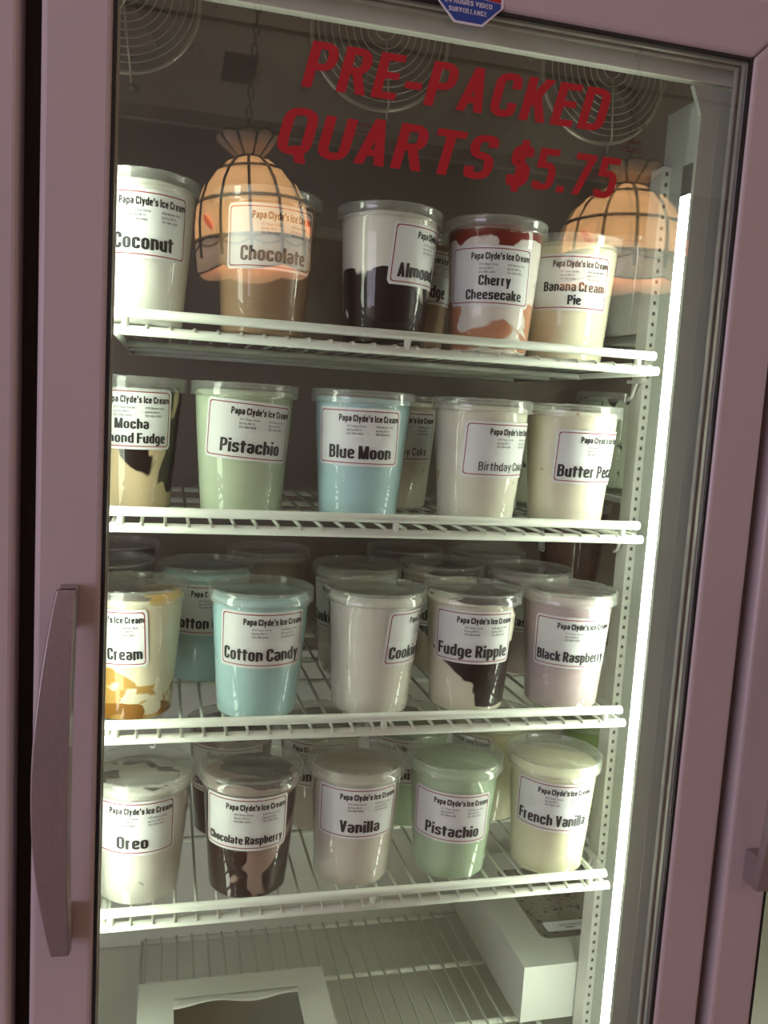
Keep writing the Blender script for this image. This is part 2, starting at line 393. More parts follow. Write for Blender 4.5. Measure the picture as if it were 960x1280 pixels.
def lamp(loc, label, rz, hz=1.0, tilt=0.0):
    """Stained glass pendant: flared crown, domed amber shade with lead lines, scalloped rose hem, chain to the ceiling"""
    L = thing('stained_glass_pendant_lamp', label, 'lamp', loc, rz, 'stained glass pendant lamps')
    NS = 12
    L.scale = (1, 1, hz); L.rotation_euler = (0, -tilt, rz); lean = math.tan(tilt*1.5)
    prof = [(.048,.415), (.085,.401), (.130,.366), (.172,.311), (.197,.25), (.208,.18), (.210,.115)]
    MB().lathe(prof+[(.206,.115), (.204,.18), (.193,.248), (.168,.308), (.127,.362), (.083,.397), (.046,.411)], 64).build('shade', MAT['amber'], L)
    hem = MB(); n = 96; vs = []; fs = []
    for k in range(n):
        a = 2*PI*k/n; sc = abs(math.sin(a*NS/4)); zb = 0.018 - 0.018*sc
        vs += [(.210*math.cos(a), .210*math.sin(a), .115), (.207*math.cos(a), .207*math.sin(a), zb),
               (.203*math.cos(a), .203*math.sin(a), zb), (.206*math.cos(a), .206*math.sin(a), .115)]
    for k in range(n):
        j = (k+1) % n
        for q in range(4): fs.append((k*4+q, j*4+q, j*4+(q+1) % 4, k*4+(q+1) % 4))
    hem.add(vs, fs, 0, True); hem.build('hem', MAT['amberlow'], L)
    came = MB()
    for k in range(NS):
        a = 2*PI*k/NS; came.tube([(r*1.008*math.cos(a), r*1.008*math.sin(a), z) for r, z in prof]+[(.211*math.cos(a), .211*math.sin(a), .05)], .0058, 5)
    for r, z in ((.131,.366), (.200,.25), (.212,.115)):
        came.tube([(r*math.cos(2*PI*k/64), r*math.sin(2*PI*k/64), z) for k in range(64)], .0066, 6, True)
    for sgn in (1, -1):
        came.tube([(.2125*math.cos(2*PI*k/128), .2125*math.sin(2*PI*k/128), .10+sgn*.017*math.sin(2*PI*k/128*NS/2)) for k in range(128)], .003, 5, True)
    came.tube([(.2085*math.cos(2*PI*k/96), .2085*math.sin(2*PI*k/96), 0.018-0.018*abs(math.sin(2*PI*k/96*NS/4))) for k in range(96)], .0036, 5, True)
    came.build('lead_lines', MAT['lead'], L)
    for k in range(0, NS, 4):
        a0 = 2*PI*(k+.5)/NS; lf = MB(); pts = []
        for i in range(12):
            t = i/12*2*PI; s = math.cos(t)*.036; w = math.sin(t)*.013
            z = .165 + s*.8 ; a = a0 + (w+s*.5)/.21
            pts.append((.2125*math.cos(a), .2125*math.sin(a), z))
        q = [(p[0]*1.015, p[1]*1.015, p[2]) for p in pts]
        lf.add(pts+q, [tuple(range(12)), tuple(range(23, 11, -1))]+[(i, (i+1) % 12, 12+(i+1) % 12, 12+i) for i in range(12)])
        lf.build('leaf', MAT['leaf'], L)
    cr = MB(); n = 64; vs = []; fs = []
    cp = [(.046,.40), (.042,.418), (.078,.450), (.112,.482)]
    for r, z in cp:
        for k in range(n):
            a = 2*PI*k/n; top = .012*abs(math.sin(a*5)) if z > .48 else 0
            vs.append((r*math.cos(a), r*math.sin(a), z+top))
    for i in range(3):
        for k in range(n): fs.append((i*n+k, i*n+(k+1) % n, (i+1)*n+(k+1) % n, (i+1)*n+k))
    cr.add(vs, fs, 0, True); co = cr.build('crown', MAT['amberdim'], L)
    so = co.modifiers.new('solid', 'SOLIDIFY'); so.thickness = .003
    cl = MB()
    for k in range(10):
        a = 2*PI*k/10; cl.tube([(r*1.02*math.cos(a), r*1.02*math.sin(a), z) for r, z in cp], .005, 5)
    cl.tube([(.113*math.cos(2*PI*k/n), .113*math.sin(2*PI*k/n), 0.484+.012*abs(math.sin(2*PI*k/n*5))) for k in range(n)], .0045, 5, True)
    cl.lathe([(.049,.395), (.052,.41), (.049,.428)], 32)
    cl.build('crown_leads', MAT['lead'], L)
    MB().lathe([(.0,.52), (.014,.52), (.018,.50), (.018,.40), (.030,.33), (.030,.27), (.014,.25), (.0,.25)], 24).build('socket', MAT['lead'], L)
    MB().lathe([(.0,.25), (.014,.245), (.024,.22), (.030,.19), (.024,.162), (.0,.15)], 24).build('bulb', MAT['bulb'], L)
    ch = MB(); z = .52; top = (2.1-loc[2])/hz; i = 0
    while z < top-.03:
        pts = []
        for k in range(12):
            t = 2*PI*k/12; a = math.cos(t)*.011; zz = math.sin(t)*.022
            ox = lean*(z-.50); pts.append((a+ox, 0, z+.02+zz) if i % 2 else (ox, a, z+.02+zz))
        ch.tube(pts, .0035, 5, True); z += .036; i += 1
    ch.build('chain', MAT['chain'], L)
    MB().lathe([(.0,top-.03), (.03,top-.03), (.06,top-.006), (.06,top)], 32, cx=lean*(top-.5)).build('ceiling_cup', MAT['lead'], L)
lamp((0.352, -2.5, 1.02), 'amber stained glass pendant lamp mirrored over the chocolate tub, its flared crown on show', 0.12, 1.0, 0.09)
lamp((1.571, -2.0, 1.03), 'amber stained glass pendant lamp mirrored behind the banana cream pie tub', 0.3, 0.82)

# ------------------------------------------------------------------ freezer cabinet
Z4, Z3, Z2, Z1 = 0.0, 0.2028, 0.4206, 0.6115
CABX0, CABX1, CABY = -0.80, 1.45, 0.56
cab = thing('freezer_cabinet', 'upright glass door freezer cabinet with white mullions and bright vertical light strips', 'freezer', (0, 0, -0.95))
CZ = 0.95
def cabp(mb, name, mat, parent=None, bevel=0.0):
    o = mb.build(name, mat, None, bevel); p = parent or cab
    o.parent = p
    if p is cab: o.location = (0, 0, CZ)
    return o
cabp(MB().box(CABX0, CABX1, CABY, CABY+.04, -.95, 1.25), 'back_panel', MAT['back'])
cabp(MB().box(CABX0, CABX1, CABY-.012, CABY-.0005, -.3195, .165), 'pale_lower_back', MAT['liner'], bevel=.002)  # paler sheet over the lower part of the back panel
cabp(MB().box(CABX0-.04, CABX0, 0.045, CABY+.04, -.95, 1.25), 'side_panel', MAT['liner'])
cabp(MB().box(CABX1, CABX1+.04, 0.045, CABY+.04, -.95, 1.25), 'side_panel', MAT['liner'])
cabp(MB().box(CABX0-.04, CABX1+.04, 0.045, CABY+.04, 1.25, 1.30), 'top_panel', MAT['liner'])
cabp(MB().box(CABX0, CABX1, 0.045, CABY, -.95, -.32), 'floor_panel', MAT['liner'])
for gx in (-.064, .667):
    cabp(MB().box(gx-.016, gx+.016, .0375, .0445, -.69, .98), 'gap_shade_strip', MAT['gap'])  # dark strip put in for the shade between neighbouring doors
hd = MB().box(CABX0-.04, CABX1+.04, .045, .050, .9095, 1.25).box(CABX0, CABX1, .050, .10, .928, 1.25)
cabp(hd, 'header', MAT['liner'], bevel=.001)
def mullion(x0, x1, i0=.045, i1=.045, lm='led'):
    m = MB().box(x0, x1, .045, .050, -.32, .9055)
    m.box(x0+i0, x1-i1, .050, .185, -.32, .925)
    m.box(x0+.014, x0+i0, .050, .088, -.32, .90).box(x1-i1, x1-.014, .050, .088, -.32, .90)
    m.box(x0+.020, x0+.0208, .0446, .0450, -.3, .88)
    m.prism([(x0-.012, .9055), (x0, .9055), (x0, .878)], 'y', .0450, .0505)
    m.prism([(x1+.012, .9055), (x1, .9055), (x1, .878)], 'y', .0450, .0505)
    o = cabp(m, 'mullion', MAT['mull'])
    for sx, s in ((x0, 1), (x1, -1)):
        lens = MB(); a, b = .0515, .0765; z0, z1 = -.31, .800
        xs = [sx+s*.0138, sx+s*.001, sx, sx, sx+s*.0138]; ys = [a, a, a+.002, .069, .0875]
        lens.prism(list(zip(xs, ys)), 'z', z0, z1); lens.build('light_strip', MAT[lm], o)
        MB().prism(list(zip(xs, ys)), 'z', .8005, .832).build('end_cap', MAT['ledcap'], o)
    return o
mullion(.578, .700); mullion(-.140, -.002, .045, .062, 'leddim')
# slotted pilasters on the rear edge of the right mullion and the left one
def pilaster(x, s):
    p = cabp(MB().box(min(x, x+s*.012), max(x, x+s*.012), .1655, .1905, -.31, .86), 'pilaster', MAT['galv'])
    sl = MB(); z = -.30
    while z < .85:
        sl.box(x+s*.006-.0017, x+s*.006+.0017, .1651, .1658, z, z+.0042)
        z += .0125
    sl.build('slots', MAT['slot'], p)
pilaster(.6225, -1)
pilaster(-.0635, 1)
for z in (.71, .30):
    sc = MB().lathe([(0,0), (.0035,0), (.0038,-.0015), (.0, -.0018)], 16); o = cabp(sc, 'screw', MAT['galv']); o.location = (.6228, .135, CZ+z); o.rotation_euler = (0, PI/2, 0)
for z in (Z1, Z2, Z3, Z4):
    for x, s in ((.606, -1), (-.040, 1)):
        cl = MB().tube([(x, .150, z-.003), (x, .160, z-.001), (x, .172, z-.006), (x, .176, z-.014), (x, .180, z-.022), (x, .188, z-.026)], .0022, 6)
        cl.box(x-.003, x+.003, .155, .19, z-.006, z-.002)
        cabp(cl, 'shelf_clip', MAT['galv'])
# evaporator panel with three guarded fans
ev = MB().box(CABX0, CABX1, .5, .504, .955, 1.25).box(CABX0, CABX1, .5, CABY, .951, .955)
evo = cabp(ev, 'fan_panel', MAT['back'])
for fx in (-.022, .335, .690):
    fz = 1.089
    fan = cabp(MB().lathe([(.099,-.004), (.104,-.006), (.104,.0), (.099,.0)], 64), 'fan', MAT['steel'])
    fan.location = (fx, .499, CZ+fz); fan.rotation_euler = (PI/2, 0, 0)
    MB().lathe([(0,.0005), (.098,.0005), (.098,.0022), (0,.0022)], 48).build('opening', MAT['darkfan'], fan)
    bl = MB()
    for k in range(5):
        a0 = 2*PI*k/5
        vs = []
        for r in (.024, .06, .09):
            for t, zz in ((-.30, .003), (.30, .016)):
                vs.append((r*math.cos(a0+t), r*math.sin(a0+t), zz))
        vs2 = [(x, y, z+.0015) for x, y, z in vs]
        fs = [(0,1,3,2),(2,3,5,4),(6,8,9,7),(8,10,11,9),(0,6,7,1),(4,5,11,10),(0,2,8,6),(2,4,10,8),(1,7,9,3),(3,9,11,5)]
        bl.add(vs+vs2, fs)
    bl.build('blades', pbr('blade_metal', (.22,.20,.17), .4, .3), fan)
    MB().lathe([(0,.003), (.028,.003), (.026,.020), (0,.022)], 24).build('motor_hub', MAT['darkfan'], fan)
    gd = MB()
    for r in (.014, .026, .036, .046, .056, .066, .076, .086, .095):
        gd.tube([(r*math.cos(2*PI*k/48), r*math.sin(2*PI*k/48), .027-.008*(r/.1)**2) for k in range(48)], .0011, 5, True)
    for a in (0.05, PI/2+.1, PI-.05, 1.5*PI+.12):
        gd.tube([(r*math.cos(a), r*math.sin(a), z) for r, z in ((.014,.028), (.06,.026), (.1,.021), (.108,.008), (.119,.004))], .0016, 6)
    gd.build('guard', MAT['steel'], fan)
    for a in (0.05, PI/2+.1, PI-.05, 1.5*PI+.12):
        s = MB().lathe([(0,.009), (.0035,.008), (.0055,.004), (.0055,0), (0,0)], 12, cx=.122*math.cos(a), cy=.122*math.sin(a)); s.build('screw', MAT['bolt'], fan)
for x, z in ((.076, 1.034), (.764, 1.024), (.42, 1.16)):
    s = MB().lathe([(0,.006), (.004,.005), (.0060,.002), (.0060,0), (0,0)], 12); o = s.build('screw', MAT['bolt'], evo); o.location = (x, .4998, z); o.rotation_euler = (PI/2, 0, 0)
for (x, z) in ((.318, .957), (.748, .99), (.730, 1.01), (.66, 1.03)):
    V, F = merge2([fit_line('CAUTION', -.016, .016, .005, .0055, stem=.16), ]+[([( -.02, -.003-.005*i), (.02, -.003-.005*i), (.02, -.0015-.005*i), (-.02, -.0015-.005*i)], [(0,1,2,3)]) for i in range(2)])
    MB().add([(x+a, .4992, z+b) for a, b in V], F).build('caution_text', MAT['border'], evo)

# ------------------------------------------------------------------ doors
def ring(mb, x0, x1, z0, z1, w, y0, y1):
    """bars just INSIDE the opening"""
    return mb.ring_frame(x0+w, x1-w, z0+w, z1-w, w, y0, y1)
def make_handle(parent, x):
    zs0, zs1 = .053, .387; n = 24; vs = []; fs = []
    for i in range(n+1):
        t = i/n; z = zs0+(zs1-zs0)*t; bow = math.sin(PI*t)
        xr = x+.0185; xl = x - .0145*bow**.9
        yf = -.026-.030*bow; yb = -.017-.026*bow
        vs += [(xl, yb-.002, z), (xl+.0015, yf, z), (xr-.002, yf-.001, z), (xr, yb, z)]
    for i in range(n):
        for q in range(4): fs.append((i*4+q, i*4+(q+1) % 4, (i+1)*4+(q+1) % 4, (i+1)*4+q))
    fs += [(3,2,1,0), tuple(n*4+q for q in range(4))]
    h = MB().add(vs, fs).build('handle', MAT['handle'], parent, .0012)
    for z0, z1 in ((.053, .090), (.350, .387)):
        MB().prism([(x+.002, -.0005), (x+.0175, -.0005), (x+.0175, -.024), (x+.003, -.024)], 'z', z0, z1).build('handle_post', MAT['handle'], h, .001)
    return h
def make_door(x0, label, W=.603, w=.056, H=.9213, zb=-.62, handle=True):
    d = thing('freezer_door', label, 'freezer door', (0, 0, -.70), 0, None)
    class Sh: pass
    def P(mb, name, mat, bevel=0.0):
        o = mb.build(name, mat, d, bevel); o.location = (0, 0, .70); return o
    x1 = x0+W
    P(MB().ring_frame(x0, x1, zb, H, w, 0, .036), 'frame', MAT['paint'], .005)
    P(ring(MB(), x0, x1, zb, H, .0025, .0022, .0060), 'gasket', MAT['black'])
    P(MB().box(x0, x1, .0062, .0100, zb, H), 'front_pane', MAT['glass'])
    P(ring(MB(), x0, x1, zb, H, .003, .0105, .0155), 'spacer', MAT['spacer'])
    P(ring(MB(), x0, x1, zb, H, .0025, .0157, .0208), 'sealant_strip', MAT['sealant'])
    P(ring(MB(), x0, x1, zb, H, .004, .0210, .0258), 'spacer', MAT['spacer'])
    P(MB().box(x0, x1, .0260, .0298, zb, H), 'rear_pane', MAT['glass2'])
    P(ring(MB(), x0-.045, x1+.045, zb-.045, H+.045, .025, .0362, .0448), 'seal', MAT['gap'])
    if handle:
        h = make_handle(d, x0-.036); h.location = (0, 0, .70)
    return d, P
door, PD = make_door(0.0, 'freezer door with red price lettering on its glass, in front of the ice cream tubs')
PITCH = .731
make_door(PITCH, 'neighbouring freezer door at the hinge side, only its frame and handle end in view')
make_door(-PITCH, 'neighbouring freezer door past the handle side, only the edge of its frame in view', handle=False)
# red vinyl lettering
SH = .22
def vinyl(parts):
    V, F = merge2(parts)
    vs = []; fs = []
    for q in F:
        b = len(vs); k = len(q)
        st_ = .00002*(len(fs) % 9)
        vs += [(V[i][0], .0058-st_, V[i][1]) for i in q]
        fs += [tuple(range(b, b+k))]
    return MB().add(vs, fs)
PD(vinyl([fit_line('PRE-PACKED', .157, .4475, .832, .0395, stem=.215, width=.42, gap=.13, shear=SH*1.0)]), 'price_lettering', MAT['red'])
PD(vinyl([fit_line('QUARTS', .136, .337, .7735, .0405, stem=.215, width=.44, gap=.13, shear=SH), fit_line('$5.75', .3525, .4645, .7715, .0385, stem=.215, width=.44, gap=.13, shear=SH)]), 'price_lettering', MAT['red'])
# surveillance sticker: an eight sided badge on the top rail
def octo(cx, cz, rx, rz, k=.42): return [(cx-rx*k, cz-rz), (cx+rx*k, cz-rz), (cx+rx, cz-rz*k*.9), (cx+rx, cz+rz*k), (cx+rx*k, cz+rz), (cx-rx*k, cz+rz), (cx-rx, cz+rz*k), (cx-rx, cz-rz*k*.9)]
scx, scz = .3045, .9345
st = PD(MB().prism(octo(scx, scz, .0325, .0305), 'y', -.0006, 0.0), 'surveillance_sticker', MAT['swhite'])
MB().prism([(scx-.0125, scz-.0285), (scx+.0125, scz-.0285), (scx+.0298, scz-.0125), (scx+.0298, scz-.0085), (scx-.0298, scz-.0045), (scx-.0298, scz-.0125)], 'y', -.0009, -.0007).build('blue_field', MAT['blue'], st)
MB().prism([(scx-.0298, scz-.0040), (scx+.0298, scz-.0080), (scx+.0298, scz+.0125), (scx+.0125, scz+.0285), (scx-.0125, scz+.0285), (scx-.0298, scz+.0125)], 'y', -.0009, -.0007).build('red_field', MAT['sred'], st)
V, F = merge2([fit_line('24 HOURS VIDEO', scx-.0235, scx+.0215, scz-.0145, .0042, stem=.17, width=.36, gap=.12), fit_line('SURVEILLANCE', scx-.0195, scx+.0165, scz-.0215, .0042, stem=.17, width=.36, gap=.12)])
MB().add([(a, -.0011, b) for a, b in V], F).build('sticker_lettering', MAT['swhite'], st)

# ------------------------------------------------------------------ wire shelves
def make_shelf(x0, x1, yf, yb, z, label, back_bars=(.268, .36)):
    """z = underside of the lower front bar. Deck wires lie on the bars; a guard rail runs above the front edge"""
    s = thing('wire_shelf', label, 'shelf', ((x0+x1)/2, (yf+yb)/2, z), 0, 'white wire shelves in the freezer')
    ox, oy, oz = (x0+x1)/2, (yf+yb)/2, z
    def L(p): return (p[0]-ox, p[1]-oy, p[2]-oz)
    def T(pts, r, n=8): return MB().tube([L(p) for p in pts], r, n)
    T([(x0, yf, z+.0048), (x1, yf, z+.0048)], .0049, 12).build('front_bar', MAT['wire'], s)
    T([(x0+.002, yf-.001, z+.0210), (x1-.006, yf-.001, z+.0210)], .0049, 12).build('guard_rail', MAT['wire'], s)
    for t in (.022, .5, .955):
        px = x0+(x1-x0)*t
        T([(px, yf-.001, z+.004), (px, yf-.001, z+.021)], .0036, 10).build('rail_post', MAT['wire'], s)
    for xx in (x0+.004, x1-.004):
        T([(xx, yf, z+.0030), (xx, yb, z+.0030)], .0036).build('side_bar', MAT['wire'], s)
    for yy in back_bars:
        T([(x0+.003, yy, z+.0025), (x1-.003, yy, z+.0025)], .0038).build('cross_bar', MAT['wire'], s)
    T([(x0, yb, z+.0030), (x1, yb, z+.0030)], .0038).build('rear_bar', MAT['wire'], s)
    w = MB(); n = int((x1-x0-.012)/.0222)
    for i in range(n+1):
        xx = x0+.010+(x1-x0-.020)*i/n
        w.tube([L((xx, yf-.0045, z+.0075)), L((xx, yf+.002, z+.0100)), L((xx, yf+.02, z+.0100)), L((xx, yb, z+.0086))], .0019, 6)
    w.build('deck_wires', MAT['wire'], s)
    return s
XL, XR, YF, YB = -.002, .5825, .0886, .49
DECK = .0122
make_shelf(XL, XR, YF, YB, Z1, 'white wire shelf holding the coconut and cherry cheesecake tubs')
make_shelf(XL, XR, YF, YB, Z2, 'white wire shelf holding the blue moon and butter pecan tubs')
make_shelf(XL, XR, YF, YB, Z3, 'white wire shelf holding the cotton candy and fudge ripple tubs')
make_shelf(XL, XR, YF, YB, Z4, 'white wire shelf holding the vanilla and chocolate raspberry tubs')
make_shelf(.034, .570, .049, .462, -.262, 'white wire rack low in the freezer beneath the cardboard boxes', (.216, .339))
NZ = (.668, .447, .280, -.055)
for z, t in zip(NZ, ('carrying a white tub behind the banana cream pie', 'carrying a speckled green tub behind the butter pecan', 'carrying a dark chocolate tub behind the black raspberry', 'carrying a green tub behind the french vanilla')):
    make_shelf(.662, 1.24, .20, .49, z, 'white wire shelf beyond the slotted post, '+t)

# ------------------------------------------------------------------ quart tubs
def cup_r(z): return .0440 + max(0, z-.004)*(.0535-.0440)/.122
cup_me = MB().lathe([(0,.0012), (.036,.0012), (.0385,.0004), (.0425,.0012), (.0440,.004), (cup_r(.06),.06), (cup_r(.1),.1), (cup_r(.126),.126), (.0548,.1275), (.0556,.1295), (.0545,.1295), (.0532,.1275), (.0526,.1255)], 64).mesh('cup', MAT['cup'])
lid_me = MB().lathe([(.0545,.1405), (.0532,.1382), (.0516,.1372), (.030,.1370), (0,.1370)], 64).mesh('lid', MAT['lid'])
rim_me = MB().lathe([(.0562,.1275), (.0578,.1270), (.0584,.1282), (.0578,.1300), (.0578,.1380), (.0585,.1390), (.0580,.1408), (.0560,.1415), (.0545,.1405)], 64).mesh('lid_rim', MAT['rim'])
ridge = MB()
for k in range(20):
    a = 2*PI*k/20; a1 = a+.13
    ridge.tube([(.0550*math.cos(t), .0550*math.sin(t), .1413) for t in (a, (a+a1)/2, a1)], .0007, 5)
ridge_me = ridge.mesh('lid_ridges', MAT['rim'])
LABW, LABH = .101, .062
def bend(u, v, zc, off, roll=0.0):
    c, s = math.cos(roll), math.sin(roll); u, v = c*u - s*v, s*u + c*v
    z = zc+v; R = cup_r(z)+off; a = u/R - PI/2
    return (R*math.cos(a), R*math.sin(a), z)
def rrect(w, h, r, n=5):
    p = []
    for cx, cy, a0 in ((w-r, h-r, 0), (-w+r, h-r, PI/2), (-w+r, -h+r, PI), (w-r, -h+r, 1.5*PI)):
        for i in range(n+1):
            a = a0+PI/2*i/n; p.append((cx+r*math.cos(a), cy+r*math.sin(a)))
    return p
def label_mesh(zc, roll):
    mb = MB(); nx, nz = 40, 6; w, h = LABW/2, LABH/2
    vs = []; fs = []
    for i in range(nx+1):
        u = -w+LABW*i/nx; e = abs(u)-(w-.004); hh = h if e <= 0 else h-.004+math.sqrt(max(0, .004**2-e*e))
        for j in range(nz+1): vs.append(bend(u, -hh+2*hh*j/nz, zc, .0004, roll))
    for i in range(nx):
        for j in range(nz): fs.append((i*(nz+1)+j, (i+1)*(nz+1)+j, (i+1)*(nz+1)+j+1, i*(nz+1)+j+1))
    mb.add(vs, fs, 0, True)
    outer = rrect(w-.0028, h-.0028, .0035)
    def dens(p):
        q = []
        for a, b in zip(p, p[1:]+p[:1]):
            m = max(1, int(math.hypot(b[0]-a[0], b[1]-a[1])/.003))
            q += [(a[0]+(b[0]-a[0])*t/m, a[1]+(b[1]-a[1])*t/m) for t in range(m)]
        return q
    # pair the rings point for point by scaling the outer ring
    po = dens(outer); pin = [(x*(w-.0038)/(w-.0028), y*(h-.0038)/(h-.0028)) for x, y in po]
    n = len(po)
    mb.add([bend(x, y, zc, .0006, roll) for x, y in po]+[bend(x, y, zc, .0006, roll) for x, y in pin], [(i, (i+1) % n, n+(i+1) % n, n+i) for i in range(n)], 1)
    return mb.mesh('label', [MAT['paper'], MAT['border']])
def head_lines():
    A = [fit_line("Papa Clyde's Ice Cream", -.022, .0465, .0163, .0072, stem=.20, width=.345, gap=.07)]
    kw = dict(stem=.13, width=.40, gap=.16, space=.4)
    A2 = []
    for i, (a, b) in enumerate((('1217 Kass Circle', '4128 Mariner Blvd'), ('Spring Hill FL', 'Spring Hill FL'), ('352-688-4464', '352-684-0021'))):
        v = .0105-.0040*i
        A2.append(fit_line(a, -.0125, (.0085, .004, .0055)[i], v, .0022, **kw)); A2.append(fit_line(b, .0190, (.0400, .0355, .037)[i], v, .0022, **kw))
    return merge2(A), merge2(A2)
HEAD, ADDR = head_lines()
def flavour_lines(lines, plain=False):
    A = []; kw = dict(stem=.13, width=.42, gap=.13) if plain else dict(stem=.235, width=.375, gap=.06)
    n = len(lines)
    for i, t in enumerate(lines):
        _, _, W = glyph_line(t, **kw)
        cap = .0142 if n == 1 else .0105
        if plain: cap = .0095
        wid = min(W*cap*1.0, LABW-.012)
        if wid < W*cap*.86 : cap = max(.0095, wid/W/.86)
        c = .003 if wid < .075 else 0
        if isinstance(t, str) and n == 2: c = .006
        base = -.0232 if n == 1 else (-.0100 if i == 0 else -.0245)
        A.append(fit_line(t, c-wid/2, c+wid/2, base, cap, **kw))
    return merge2(A)
_lab = {}
def tub_fill(mat, seed, top=.1275, hollow=0.0):
    top += .0050
    rnd = seed*7.31
    def jit(p, i):
        x, y, z = p
        if i >= 6:
            d = noise.noise(Vector((x*30+rnd, y*30, rnd)))*.0012*(1 if i > 6 else .6)
            return (x, y, z+d-hollow*(1 if i > 6 else 0))
        return p
    pr = [(0,.0016), (.0410,.0020), (.0434,.0045), (cup_r(.03)-.0007,.03), (cup_r(.06)-.0007,.06), (cup_r(.1)-.0007,.1), (cup_r(top-.004)-.0012, top-.004),
          (.0508, top), (.0478, top+.0008), (.036, top+.0012), (.018, top+.0014), (0, top+.0014)]
    return MB().lathe(pr, 48, jit=jit).mesh('ice_cream', mat)
_n = [0]
def tub(x, y, zshelf, phi, lines, mat, desc, group, zc=.092, roll=0.0, plain=False, top=.1275, hollow=0.0, tilt=0.0):
    """phi: degrees the label is turned from facing the camera (positive turns it away to the right)"""
    _n[0] += 1
    t = thing('ice_cream_tub', desc, 'ice cream tub', (x, y, zshelf+DECK), 0, group)
    pc = -math.atan2(x-.052, y+.785)
    if zshelf == Z1: t.scale = (1, 1, 1.03)
    a = pc+math.radians(phi)
    put(cup_me, 'cup', t)
    l = put(lid_me, 'lid', t); put(rim_me, 'lid_rim', l); put(ridge_me, 'lid_ridges', l)
    put(tub_fill(mat, _n[0], top, hollow), 'ice_cream', t)
    if lines is not None:
        key = (round(zc, 4), round(roll, 3))
        if key not in _lab:
            hm = MB().add([bend(u, v, zc, .0007, roll) for u, v in HEAD[0]], HEAD[1]).mesh('shop_lettering', MAT['ink'])
            am = MB().add([bend(u, v, zc, .0007, roll) for u, v in ADDR[0]], ADDR[1]).mesh('address_lettering', MAT['inkthin'])
            _lab[key] = (label_mesh(zc, roll), hm, am)
        lm, hm, am = _lab[key]
        lo = put(lm, 'label', t); lo.rotation_euler = (0, 0, a)
        put(hm, 'shop_lettering', lo); put(am, 'address_lettering', lo)
        V, F = flavour_lines(lines, plain)
        put(MB().add([bend(u, v, zc, .00075, roll) for u, v in V], F).mesh('flavour_lettering', MAT['ink']), 'flavour_lettering', lo)
    return t

DK = (.016, .009, .007)
I = dict(
 coconut=ice('coconut_ice', (.80,.80,.74)),
 choc=ice('chocolate_ice', (.36,.235,.15), mottle=.08),
 almond=ice('almond_swirl', (.76,.74,.66), [(DK, .50, 19, .55, (.08,-.35,.17), -1, .082)]),
 cherry=ice('cherry_swirl', (.78,.73,.67), [((.20,.022,.012), .50, 16, .8, (-.06,1.6,-1.26), .085, 1), ((.55,.25,.15), .52, 16, 1.3, (.16,-.35,.16), .0, .06)]),
 banana=ice('banana_ice', (.78,.74,.56)),
 mocha=ice('mocha_swirl', (.60,.48,.30), [(DK, .50, 19, .7, (.10,.15,-.07), -1, 1)]),
 pist=ice('pale_pistachio', (.52,.61,.45)),
 bmoon=ice('blue_ice', (.44,.65,.68)),
 bday=ice('birthday_ice', (.74,.72,.60), [((.55,.36,.16), .66, 24, 1, (.0,-.0,0), .0, .075), ((.25,.35,.15), .73, 60, 1, (0,0,0), -1, 1)]),
 butter=ice('butter_pecan_ice', (.76,.72,.58), [((.30,.17,.09), .66, 26, 2.5, (0,0,0), .10, .124), ((.5,.34,.18), .72, 60, 1, (0,0,0), -1, 1)]),
 caramel=ice('caramel_swirl', (.76,.70,.52), [((.52,.31,.08), .53, 18, 1.6, (-.02,-.35,.14), -1, .085), ((.30,.13,.015), .62, 22, 2.2, (0,-.3,.10), -1, .085), ((.10,.05,.02), .42, 14, 1, (-.10,0,0), .126, 1), ((.62,.36,.02), .50, 16, 1, (.25,0,-.12), .122, 1)]),
 ccandy=ice('cotton_candy_ice', (.43,.65,.67)),
 cookie=ice('cookie_ice', (.72,.70,.62), [((.50,.48,.40), .66, 26, 1, (0,0,0), -1, 1), ((.06,.05,.05), .76, 90, 1, (0,0,0), -1, 1)]),
 fudge=ice('fudge_swirl', (.75,.70,.56), [(DK, .50, 15, .8, (.20,.55,-.10), .004, .080), (DK, .45, 15, 1, (.10,0,0), .126, 1)]),
 brasp=ice('black_raspberry_ice', (.56,.46,.46)),
 oreo=ice('cookies_cream_ice', (.68,.66,.60), [((.045,.043,.035), .54, 30, 1, (-.06,0,0), .126, 1), ((.40,.37,.33), .70, 50, 1, (0,0,0), -1, 1)]),
 chrasp=ice('chocolate_raspberry_swirl', (.40,.29,.25), [((.030,.013,.009), .455, 16, .8, (.05,.0,.02), -1, .122), ((.030,.013,.009), .42, 16, 1, (.04,.0,.0), .126, 1)]),
 van=ice('vanilla_ice', (.66,.62,.54)),
 pistg=ice('green_pistachio_ice', (.44,.58,.40)),
 french=ice('french_vanilla_ice', (.75,.73,.52)),
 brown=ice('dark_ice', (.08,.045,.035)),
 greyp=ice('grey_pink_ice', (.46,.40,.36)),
 green=ice('lime_ice', (.25,.38,.12)),
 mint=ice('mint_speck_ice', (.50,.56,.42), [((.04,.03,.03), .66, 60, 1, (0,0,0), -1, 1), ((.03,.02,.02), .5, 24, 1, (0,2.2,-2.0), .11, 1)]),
)
T1, T2, T3, T4 = 'tubs on the top shelf', 'tubs on the second shelf', 'tubs on the third shelf', 'tubs on the lowest tub shelf'
